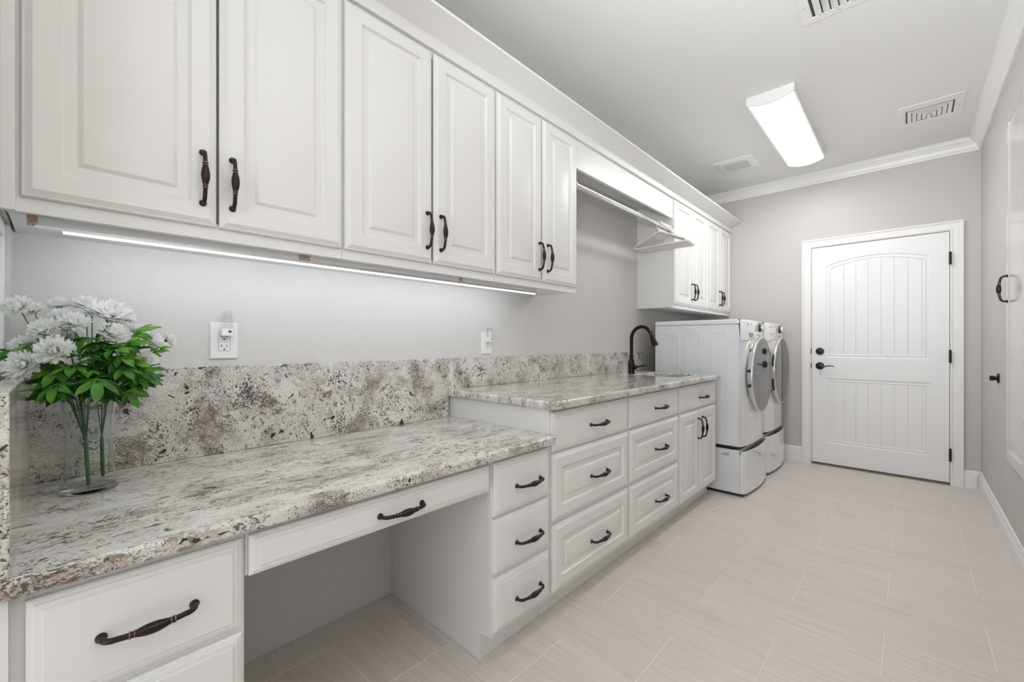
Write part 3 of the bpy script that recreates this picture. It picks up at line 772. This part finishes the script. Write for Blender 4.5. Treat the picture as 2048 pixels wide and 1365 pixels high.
def night_light(label, yc, zb, w, h, ribs):
    x = XL+.0096
    t = thing('night_light', label, 'night light', (x, yc, zb))
    build('light_body', MB().box(x, x+.022, yc-w/2, yc+w/2, zb, zb+.026), plast, t, bevel=.003)
    build('light_sensor', MB().lathe((0, yc+w*.22, zb+.016), [(.0045, x+.0221), (.004, x+.0245), (.002, x+.025)], 'x', 12), slotM, t, smooth=True)
    shd = rounded_poly([(yc-w/2+.001, zb+.0265), (yc+w/2-.001, zb+.0265), (yc+w/2+.001, zb+.05), (yc+w/2-.006, zb+.026+h), (yc-w/2+.006, zb+.026+h), (yc-w/2-.001, zb+.05)], [0, 0, .01, .008, .008, .01], 4)
    build('clear_shade', MB().prism(shd, x+.003, x+.024), clearP, t, bevel=.002)
    if ribs:
        rb = MB()
        for k in range(9):
            y = yc-w/2+.004+(w-.008)*k/8
            rb.tube([(x+.0245, y, zb+.028), (x+.0252, y, zb+.052), (x+.0245, y+(yc-y)*.2, zb+.022+h)], .0012, 6)
        build('shade_ribs', rb, clearP, t)
    return t
night_light('clear ribbed night light plugged into the outlet above the desk', .388, 1.178, .034, .060, True)
night_light('clear smooth night light plugged into the outlet above the raised counter', 1.642, 1.160, .036, .052, False)

# ---------------------------------------------------------------- ceiling fittings
def ceiling_light(label, x0, x1, y0, y1):
    t = thing('ceiling_light', label, 'light', ((x0+x1)/2, (y0+y1)/2, ZC-.075), 'ceiling lights')
    xc, w = (x0+x1)/2, (x1-x0)/2; n = 14
    def arc(i, dz): return [(xc-w+i+(2*w-2*i)*k/n, ZC-.048+dz-.030*(1-((2*k/n-1))**2)) for k in range(n+1)]
    for a, b in ((y0, y0+.012), (y1-.012, y1)):
        poly = [(x1, ZC-.0005), (x0, ZC-.0005)]+arc(0, 0)
        build('end_cap', MB().rings([[(x, y, z) for x, z in poly] for y in (a, b)]), trimW, t)
    for xa, xb in ((x0+.0005, x0+.012), (x1-.012, x1-.0005)):
        build('side_rail', MB().box(xa, xb, y0+.0125, y1-.0125, ZC-.050, ZC-.0005), trimW, t)
    ar = arc(.0125, .001)
    build('diffuser', MB().rings([[(x, y, z) for x, z in [(x1-.0125, ZC-.04), (x0+.0125, ZC-.04)]+ar] for y in (y0+.013, y1-.013)]), lampM, t, smooth=20)
ceiling_light('glowing rectangular ceiling light with a curved diffuser', -.790, -.520, 3.108, 4.43)


# square three-way register
t = thing('air_vent', 'white ceiling air vent with dark nested slots near the far wall', 'vent', (.1, 4.15, ZC-.012), 'ceiling vents')
x0, x1, y0, y1 = -.058, .268, 3.965, 4.335; ix0, ix1, iy0, iy1 = -.020, .222, 4.050, 4.272
fr = MB().box(x0, x1, y0, iy0, ZC-.006, ZC-.0005).box(x0, x1, iy1, y1, ZC-.006, ZC-.0005).box(x0, ix0, iy0, iy1, ZC-.006, ZC-.0005).box(ix1, x1, iy0, iy1, ZC-.006, ZC-.0005)
build('vent_frame', fr, trimW, t, bevel=.002)
build('vent_backing', MB().box(ix0+.0005, ix1-.0005, iy0+.0005, iy1-.0005, ZC-.0022, ZC-.0006), dark, t)
for k in range(5):
    i = .009+k*.0255; wd = .0205
    if ix0+i+wd > ix1-i-wd: break
    u = MB()
    ye = iy1-.004-k*.004
    j_ = iy0+i*1.3+.004
    u.box(ix0+i, ix0+i+wd, j_, ye, ZC-.0040, ZC-.0024)
    u.box(ix1-i-wd, ix1-i, j_, ye, ZC-.0040, ZC-.0024)
    u.box(ix0+i+wd, ix1-i-wd, j_, min(j_+.024, ye), ZC-.0040, ZC-.0024)
    build('slat', u, trimW, t)
build('vent_core', MB().box(ix0+.11, ix1-.11, iy0+.15, iy1-.004, ZC-.0042, ZC-.0024), trimW, t)
for sx, sy in ((-.040, 4.16), (.246, 4.15), (.10, 4.303)): build('screw', MB().lathe((sx, sy, ZC-.0075), [(.0035, 0), (.0035, .0014)], n=10), greyP, t)
# register at the top edge of the frame
t = thing('air_vent', 'white ceiling air vent with long angled blades nearest the camera', 'vent', (-.2, 2.42, ZC-.012), 'ceiling vents')
x0, x1, y0, y1 = -.395, -.005, 2.19, 2.595; ix0, ix1, iy0, iy1 = -.350, -.05, 2.24, 2.552
fr = MB().box(x0, x1, y0, iy0, ZC-.006, ZC-.0005).box(x0, x1, iy1, y1, ZC-.006, ZC-.0005).box(x0, ix0, iy0, iy1, ZC-.006, ZC-.0005).box(ix1, x1, iy0, iy1, ZC-.006, ZC-.0005)
build('vent_frame', fr, trimW, t, bevel=.002)
build('vent_backing', MB().box(ix0+.0005, ix1-.0005, iy0+.0005, iy1-.0005, ZC-.0022, ZC-.0006), dark, t)
for k in range(9):
    x = ix0+.012+k*.032
    build('slat', MB().rings([[(x, y, ZC-.0025), (x+.0015, y, ZC-.0025), (x+.029, y_, ZC-.018), (x+.0275, y_, ZC-.018)] for y, y_ in ((iy0+.002, iy0+.012), (iy1-.003, iy1-.016))]), trimW, t)
for sx, sy in ((-.373, 2.45), (-.245, 2.575)): build('screw', MB().lathe((sx, sy, ZC-.0075), [(.0035, 0), (.0035, .0014)], n=10), greyP, t)
# exhaust fan
t = thing('exhaust_fan', 'square white exhaust fan grille on the ceiling near the cabinets', 'fan', (-1.145, 4.2, ZC-.012))
q = lambda i, z: [(x, y, z) for x, y in rounded_poly([(-1.31+i, 4.035+i), (-.98-i, 4.035+i), (-.98-i, 4.365-i), (-1.31+i, 4.365-i)], [.03]*4, 5)]
build('fan_cover', MB().rings([q(0, ZC-.0005), q(0, ZC-.005), q(.006, ZC-.009), q(.05, ZC-.012)]), trimW, t, smooth=40)
gp = rounded_poly([(-1.245, 4.115), (-1.045, 4.115), (-1.045, 4.285), (-1.245, 4.285)], [.02]*4, 4)
gr = MB().prism(gp, ZC-.0135, ZC-.0122, 'z')
build('fan_grille', gr, mat('grille_grey', (.55, .55, .53), .7), t)
gl = MB()
for k in range(16): gl.box(-1.240, -1.050, 4.122+k*.0100, 4.127+k*.0100, ZC-.0142, ZC-.0136)
o = build('grille_bars', gl, mat('grille_bar', (.66, .66, .64), .6), t)

# ---------------------------------------------------------------- wall cabinet on the right wall
t = thing('ironing_board_cabinet', 'tall shallow built-in cabinet with a recessed panel on the right wall', 'cabinet', (XR, 3.5, .478))
y0, y1, z0, z1 = 3.02, 3.530, .517, 2.400; x = XR-.0005
def qq(i, h): return [(x-h, y0+i, z0+i), (x-h, y1-i, z0+i), (x-h, y1-i, z1-i), (x-h, y0+i, z1-i)]
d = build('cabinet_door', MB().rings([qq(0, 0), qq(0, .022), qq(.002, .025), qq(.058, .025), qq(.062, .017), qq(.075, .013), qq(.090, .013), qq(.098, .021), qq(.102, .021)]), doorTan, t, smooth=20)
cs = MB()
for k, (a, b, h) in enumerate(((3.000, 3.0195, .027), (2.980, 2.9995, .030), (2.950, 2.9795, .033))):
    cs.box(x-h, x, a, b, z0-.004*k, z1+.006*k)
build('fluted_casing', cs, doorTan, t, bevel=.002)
handle(d, XR-.0257, 3.478, 1.446, False, True)
t = thing('black_knob', 'small round black knob on the right wall, below and left of the pull handle', 'knob', (XR, 4.03, .93))
build('rosette', MB().lathe((0, 4.03, .931), [(.031, XR-.0005), (.031, XR-.006), (.026, XR-.010), (.013, XR-.012)], 'x', 24), bronze, t, smooth=40)
build('knob_grip', MB().lathe((0, 4.03, .931), [(.0125, XR-.0122), (.0115, XR-.016), (.0155, XR-.022), (.0160, XR-.038), (.013, XR-.0405)], 'x', 24), bronze, t, smooth=40)

# ---------------------------------------------------------------- vase and flowers
VX, VY, VZ = -1.545, .047, .7757
vp = [(.0, 0), (.052, 0), (.0555, .003), (.056, .008), (.052, .03), (.0475, .06), (.0445, .10), (.0440, .14), (.0465, .18), (.0505, .215), (.0565, .245)]
inn = [(r_-.0028, h) for r_, h in vp[:2:-1]]
inn += [(.047, .012), (.0, .010)]
vp[0] = (.0005, 0); inn[-1] = (.0005, .010)
vase = tag(build('glass_vase', MB().lathe((VX, VY, VZ), vp+inn, n=48), glassM, loc=(VX, VY, VZ), smooth=60), 'clear waisted glass vase standing on the granite desk top', 'vase')

def petal(mb, M, L, w, curl, n=4):
    """petal in local xy plane along +x, cupped and curled, transformed by M"""
    rs = []
    for k in range(n+1):
        u = k/n; ww = w*(.35+.9*math.sin(PI*min(u*.8+.08, 1)))*(1 if u < .95 else .55)
        xx = L*u*math.cos(curl*u*.6); zz = L*u*math.sin(curl*u*.6)
        rs.append([M@Vector((xx, -ww/2, zz+.0009)), M@Vector((xx, 0, zz)), M@Vector((xx, ww/2, zz+.0009))])
    mb.rings(rs, closed=False, cap0=False, cap1=False)
def flower_mesh(seed, R=.033):
    rnd = random.Random(seed); mb = MB()
    for layer, (cnt, el, L, w) in enumerate([(15, -22, .86, .0078), (18, -6, 1.0, .0078), (18, 8, .98, .0072), (18, 22, .92, .0066), (17, 36, .84, .0060), (15, 50, .76, .0054), (12, 64, .68, .0048), (8, 78, .60, .0042)]):
        for k in range(cnt):
            a = 2*PI*(k+rnd.uniform(-.25, .25)+layer*.5)/cnt; e = math.radians(el+rnd.uniform(-9, 9))
            M = Matrix.Rotation(a, 3, 'Z')@Matrix.Rotation(-e, 3, 'Y')@Matrix.Rotation(rnd.uniform(-.35, .35), 3, 'X')
            M = M.to_4x4()
            petal(mb, M, R*L*rnd.uniform(.85, 1.08), w*rnd.uniform(.85, 1.15), rnd.uniform(.2, 1.0))
    mb.lathe((0, 0, -.008), [(.0022, -.004), (.005, 0), (.0075, .005), (.004, .008)], n=10, mi=1)
    return mb
fms = []
for s_ in range(4):
    o = build('flower', flower_mesh(s_), [petalM, stemM], loc=(0, 0, 0), local=True, smooth=60); fms.append(o.data); bpy.data.objects.remove(o)
def leaf_mesh(seed, big=1.0):
    rnd = random.Random(seed); mb = MB()
    lobes = [(0, 1.12, .0135), (44, .98, .0110), (-44, .98, .0110), (90, .70, .0095), (-90, .70, .0095)]
    for a, L, w in lobes:
        a = math.radians(a+rnd.uniform(-6, 6)); L *= .036*rnd.uniform(.9, 1.1); d = Vector((math.cos(a), math.sin(a), 0)); p = Vector((-d.y, d.x, 0))
        rs = []
        for k in range(6):
            u = k/5; ww = w*(.62, .70, .98, 1.12, .80, .10)[k]
            c_ = d*L*u; c_.z = -.30*L*u*u-.002*abs(math.sin(a))*u
            rs.append([c_+p*ww/2+Vector((0, 0, .0022)), c_+Vector((0, 0, 0)), c_-p*ww/2+Vector((0, 0, .0022))])
        mb.rings(rs, closed=False, cap0=False, cap1=False)
    mb.tube([(-.012, 0, -.0015), (0, 0, -.0008)], .0009, 5)
    return mb
lms = []
for s_ in range(4):
    o = build('leaf', leaf_mesh(s_), leafM, loc=(0, 0, 0), local=True, smooth=70); lms.append(o.data); bpy.data.objects.remove(o)

# flower heads: (x, y, z, facing dx, dy, dz, size)
FL = [(-1.5, -0.071, 1.235, 0.145, -0.118, 0.195, 0.98),
      (-1.545, -0.05, 1.231, 0.1, -0.097, 0.191, 0.84),
      (-1.63, -0.007, 1.252, 0.015, -0.054, 0.212, 0.88),
      (-1.585, -0.003, 1.222, 0.06, -0.05, 0.182, 0.82),
      (-1.63, 0.043, 1.253, 0.015, -0.004, 0.213, 1.15),
      (-1.6, 0.054, 1.233, 0.045, 0.007, 0.193, 0.81),
      (-1.57, 0.089, 1.225, 0.075, 0.042, 0.185, 1.64),
      (-1.62, 0.123, 1.225, 0.025, 0.076, 0.185, 0.95),
      (-1.5, -0.028, 1.184, 0.145, -0.075, 0.144, 1.01),
      (-1.51, 0.018, 1.2, 0.135, -0.029, 0.16, 1.09),
      (-1.55, 0.002, 1.168, 0.095, -0.045, 0.128, 0.84),
      (-1.51, 0.086, 1.178, 0.135, 0.039, 0.138, 1.02),
      (-1.52, -0.064, 1.148, 0.125, -0.111, 0.108, 0.82),
      (-1.44, -0.013, 1.136, 0.205, -0.06, 0.096, 1.16),
      (-1.46, -0.059, 1.103, 0.185, -0.106, 0.063, 1.13),
      (-1.6, 0.144, 1.186, 0.045, 0.097, 0.146, 0.9),
      (-1.56, 0.167, 1.161, 0.085, 0.12, 0.121, 1.11),
      (-1.6, 0.212, 1.164, 0.045, 0.165, 0.124, 0.81),
      (-1.52, 0.155, 1.104, 0.125, 0.108, 0.064, 0.95)]
nodeA = Vector((VX-.004, VY-.008, .93)); nodeB = Vector((VX+.004, VY+.022, .935))
bushes = []
for nm, lab, nodep, foot in (('flower_bush', 'left white chrysanthemum bush with green leaves in the glass vase', nodeA, Vector((VX+.012, VY-.002, .789))), ('flower_bush', 'right white chrysanthemum bush with green leaves in the glass vase', nodeB, Vector((VX-.014, VY+.026, .800)))):
    t = thing(nm, lab, 'artificial flowers', tuple(foot), 'flower bushes')
    d = nodep-foot
    mb = MB().tube([foot+d*u for u in (0, .02, .3, .31, .33, .34, .6, .61, .63, .64, .8)], [.002, .0042, .0042, .0050, .0050, .0042, .0042, .0050, .0050, .0044, .0036], 10)
    build('main_stem', mb, stemM, t, smooth=40)
    bushes.append((t, foot+d*.78))
for i, (x, y, z, nx, ny, nz, sz) in enumerate(FL):
    left = y < .075
    t, nb = bushes[0 if left else 1]
    nrm = Vector((nx, ny, nz)).normalized()
    rot = nrm.to_track_quat('Z', 'Y').to_euler()
    p = Vector((x, y, z))
    fo = inst('flower', fms[i % 4], t, p, rot, sz)
    # stem passes through the vase mouth
    mouth = Vector((VX+max(-.035, min(.035, (x-VX)*.35)), VY+max(-.036, min(.036, (y-VY)*.32)), 1.012))
    e = p-nrm*.010*sz
    pts = []
    for k in range(13):
        u = k/12
        if u < .5: q_ = nb.lerp(mouth, u*2)
        else:
            w_ = (u-.5)*2; c_ = mouth+(mouth-nb)*.45
            q_ = mouth*(1-w_)**2+c_*2*w_*(1-w_)+e*w_*w_
        pts.append(q_)
    build('stem', MB().tube(pts, .0013, 6), stemM, t, smooth=60)
LV = [(-1.43, -0.011, 1.056, 1.35, -0.5),
      (-1.43, 0.057, 1.063, 1.6, -0.6),
      (-1.45, 0.038, 1.087, 1.2, 0),
      (-1.5, 0.117, 1.025, 1.2, -1.0),
      (-1.46, -0.024, 1.048, 1.1, -0.3),
      (-1.5, 0.078, 1.034, 0.9, -0.6),
      (-1.49, 0.003, 1.153, 1.3, 0.6),
      (-1.49, 0.055, 1.15, 1.3, 0.4),
      (-1.54, 0.137, 1.18, 1.3, 0.5),
      (-1.52, 0.118, 1.15, 1.4, 0.3),
      (-1.47, 0.086, 1.137, 1.4, 0.1),
      (-1.51, -0.082, 1.125, 1.0, -0.3),
      (-1.52, -0.075, 1.134, 1.0, -0.1),
      (-1.54, 0.171, 1.128, 0.7, 0.3),
      (-1.56, 0.192, 1.138, 0.6, 0.3),
      (-1.5, -0.037, 1.15, 1, 0.2),
      (-1.47, -0.04, 1.087, 1.3, -0.4),
      (-1.53, 0.021, 1.178, 1.1, 0.5),
      (-1.53, 0.061, 1.173, 1.2, 0.6),
      (-1.45, 0.032, 1.124, 1.4, 0.3),
      (-1.44, 0.015, 1.097, 1.3, -0.1),
      (-1.46, 0.104, 1.086, 1.3, -0.2),
      (-1.5, 0.131, 1.077, 1.2, -0.3),
      (-1.483, 0.027, 1.088, 1.08, -0.09),
      (-1.533, 0.058, 1.14, 1.25, -0.59),
      (-1.522, -0.003, 1.154, 0.87, 0.48),
      (-1.535, 0.148, 1.065, 0.93, -0.68),
      (-1.497, 0.03, 1.104, 1.11, 0.07),
      (-1.562, 0.039, 1.068, 0.99, 0.5),
      (-1.601, 0.089, 1.118, 0.99, -0.62),
      (-1.496, 0.097, 1.108, 1.04, 0.45),
      (-1.56, -0.023, 1.036, 1.34, -0.22),
      (-1.508, -0.049, 1.081, 0.98, -0.6),
      (-1.511, 0.003, 1.03, 0.91, -0.4),
      (-1.564, 0.109, 1.141, 0.95, 0.18),
      (-1.62, -0.04, 1.072, 1.06, -0.44),
      (-1.49, 0.105, 1.122, 0.96, -0.23),
      (-1.623, 0.128, 1.063, 1.34, -0.44),
      (-1.584, -0.013, 1.054, 1.0, -0.61),
      (-1.599, -0.048, 1.083, 1.15, -0.25),
      (-1.558, 0.029, 1.025, 1.14, 0.34),
      (-1.501, -0.027, 1.146, 0.97, -0.47),
      (-1.607, 0.097, 1.018, 1.33, 0.36),
      (-1.622, 0.065, 1.102, 0.87, 0.46),
      (-1.596, -0.017, 1.063, 1.26, 0.02),
      (-1.628, -0.006, 1.141, 0.96, -0.03),
      (-1.592, 0.125, 1.069, 1.31, -0.46),
      (-1.618, 0.011, 1.081, 1.03, 0.37),
      (-1.522, 0.151, 1.065, 1.14, -0.53),
      (-1.476, 0.129, 1.062, 0.86, 0.06),
      (-1.586, 0.036, 1.057, 1.35, -0.61),
      (-1.487, 0.047, 1.061, 1.22, 0.14),
      (-1.58, 0.109, 1.023, 1.19, 0.38),
      (-1.506, 0.122, 1.104, 1.28, -0.01),
      (-1.541, 0.067, 1.11, 1.15, -0.6),
      (-1.49, 0.068, 1.022, 1.21, -0.23),
      (-1.565, 0.094, 1.078, 1.27, -0.6),
      (-1.601, 0.064, 1.093, 1.2, -0.1),
      (-1.597, 0.067, 1.024, 0.86, -0.34),
      (-1.565, 0.136, 1.063, 1.3, -0.31),
      (-1.503, 0.074, 1.138, 1.31, 0.36),
      (-1.586, 0.014, 1.08, 0.92, -0.1),
      (-1.519, 0.115, 1.037, 1.33, -0.37),
      (-1.593, -0.032, 1.102, 0.96, -0.2),
      (-1.586, 0.069, 1.091, 1.27, 0.48),
      (-1.587, 0.089, 1.078, 1.25, -0.68),
      (-1.636, -0.04, 1.1, 1.26, -0.42),
      (-1.533, 0.067, 1.101, 1.18, 0.27),
      (-1.606, 0.153, 1.055, 1.09, -0.49),
      (-1.581, -0.029, 1.128, 1.2, -0.08),
      (-1.573, 0.066, 1.051, 1.25, 0.39),
      (-1.534, 0.089, 1.148, 1.3, -0.25),
      (-1.505, 0.053, 1.039, 1.32, -0.14),
      (-1.501, 0.071, 1.137, 1.17, 0.16),
      (-1.473, -0.021, 1.044, 1.34, -0.06),
      (-1.485, 0.102, 1.12, 1.28, -0.28),
      (-1.546, -0.048, 1.105, 1.23, -0.12),
      (-1.506, -0.029, 1.12, 0.92, -0.52),
      (-1.497, 0.041, 1.063, 1.19, 0.43),
      (-1.625, 0.039, 1.02, 0.96, -0.07),
      (-1.531, -0.006, 1.063, 1.11, 0.31),
      (-1.575, 0.053, 1.12, 1.27, 0.38),
      (-1.475, -0.022, 1.051, 1.11, -0.01),
      (-1.554, -0.024, 1.09, 1.15, -0.67),
      (-1.572, 0.153, 1.085, 1.25, -0.02),
      (-1.629, 0.039, 1.06, 1.12, -0.2),
      (-1.618, -0.011, 1.097, 1.07, 0.28),
      (-1.586, 0.136, 1.091, 0.95, 0.04),
      (-1.523, -0.025, 1.135, 1.01, -0.27),
      (-1.619, 0.069, 1.152, 1.11, -0.4),
      (-1.566, -0.025, 1.091, 1.04, -0.2),
      (-1.55, 0.069, 1.071, 1.28, 0.03),
      (-1.514, 0.12, 1.132, 1.26, 0.38),
      (-1.483, -0.001, 1.123, 0.96, 0.5),
      (-1.596, -0.017, 1.06, 0.9, 0.3),
      (-1.619, 0.023, 1.046, 1.05, 0.12),
      (-1.475, 0.077, 1.034, 0.91, -0.09),
      (-1.523, 0.097, 1.091, 0.94, -0.62),
      (-1.543, 0.05, 1.091, 0.92, -0.48),
      (-1.472, -0.023, 1.052, 1.31, -0.59),
      (-1.584, 0.031, 1.052, 1.08, -0.08),
      (-1.638, 0.025, 1.074, 1.2, 0.31),
      (-1.514, -0.028, 1.104, 1.05, -0.47),
      (-1.637, -0.033, 1.091, 1.3, 0.26),
      (-1.533, 0.085, 1.037, 1.05, 0.02),
      (-1.503, 0.039, 1.025, 0.98, 0.39),
      (-1.502, 0.092, 1.051, 1.05, 0.38),
      (-1.51, 0.125, 1.061, 1.23, -0.21),
      (-1.531, 0.032, 1.166, 1.16, -0.42),
      (-1.583, 0.148, 1.06, 1.18, -0.02),
      (-1.47, 0.044, 1.112, 1.17, 0.14),
      (-1.631, -0.014, 1.107, 0.95, -0.25),
      (-1.486, -0.043, 1.133, 1.13, -0.09),
      (-1.471, 0.143, 1.081, 1.17, 0.27),
      (-1.511, -0.048, 1.085, 0.87, 0.42),
      (-1.611, -0.034, 1.098, 1.1, 0.03),
      (-1.538, 0.022, 1.09, 1.03, -0.36),
      (-1.592, 0.076, 1.08, 1.21, -0.34),
      (-1.487, 0.094, 1.11, 1.22, -0.64),
      (-1.475, 0.022, 1.1, 0.97, -0.07),
      (-1.56, 0.144, 1.052, 1.34, 0.28),
      (-1.563, 0.063, 1.151, 0.95, -0.64),
      (-1.526, 0.045, 1.149, 1.08, -0.39),
      (-1.508, 0.056, 1.106, 1.12, 0.5),
      (-1.599, 0.151, 1.048, 0.91, 0.37),
      (-1.579, 0.107, 1.069, 0.99, 0.12),
      (-1.532, 0.053, 1.079, 1.23, -0.47),
      (-1.534, -0.01, 1.106, 0.9, -0.05)]
for i, (x, y, z, sz, lift) in enumerate(LV):
    if z < 1.115: y = max(y, -.012)
    t, nb = bushes[0 if y < .085 else 1]
    d = Vector((x-VX+.05, y-VY, 0)); d = d.normalized() if d.length > .01 else Vector((1, 0, 0))
    ax = (d+Vector((0, 0, lift))).normalized()                      # the way the leaf points
    up = (Vector((.75, -.15, .8))+Vector((random.uniform(-.4, .4), random.uniform(-.5, .5), 0)))
    up = (up-ax*up.dot(ax)).normalized(); side = up.cross(ax)
    R_ = Matrix((ax, side, up)).transposed().to_euler()
    inst('leaf', lms[i % 4], t, (x, y, z), R_, sz)
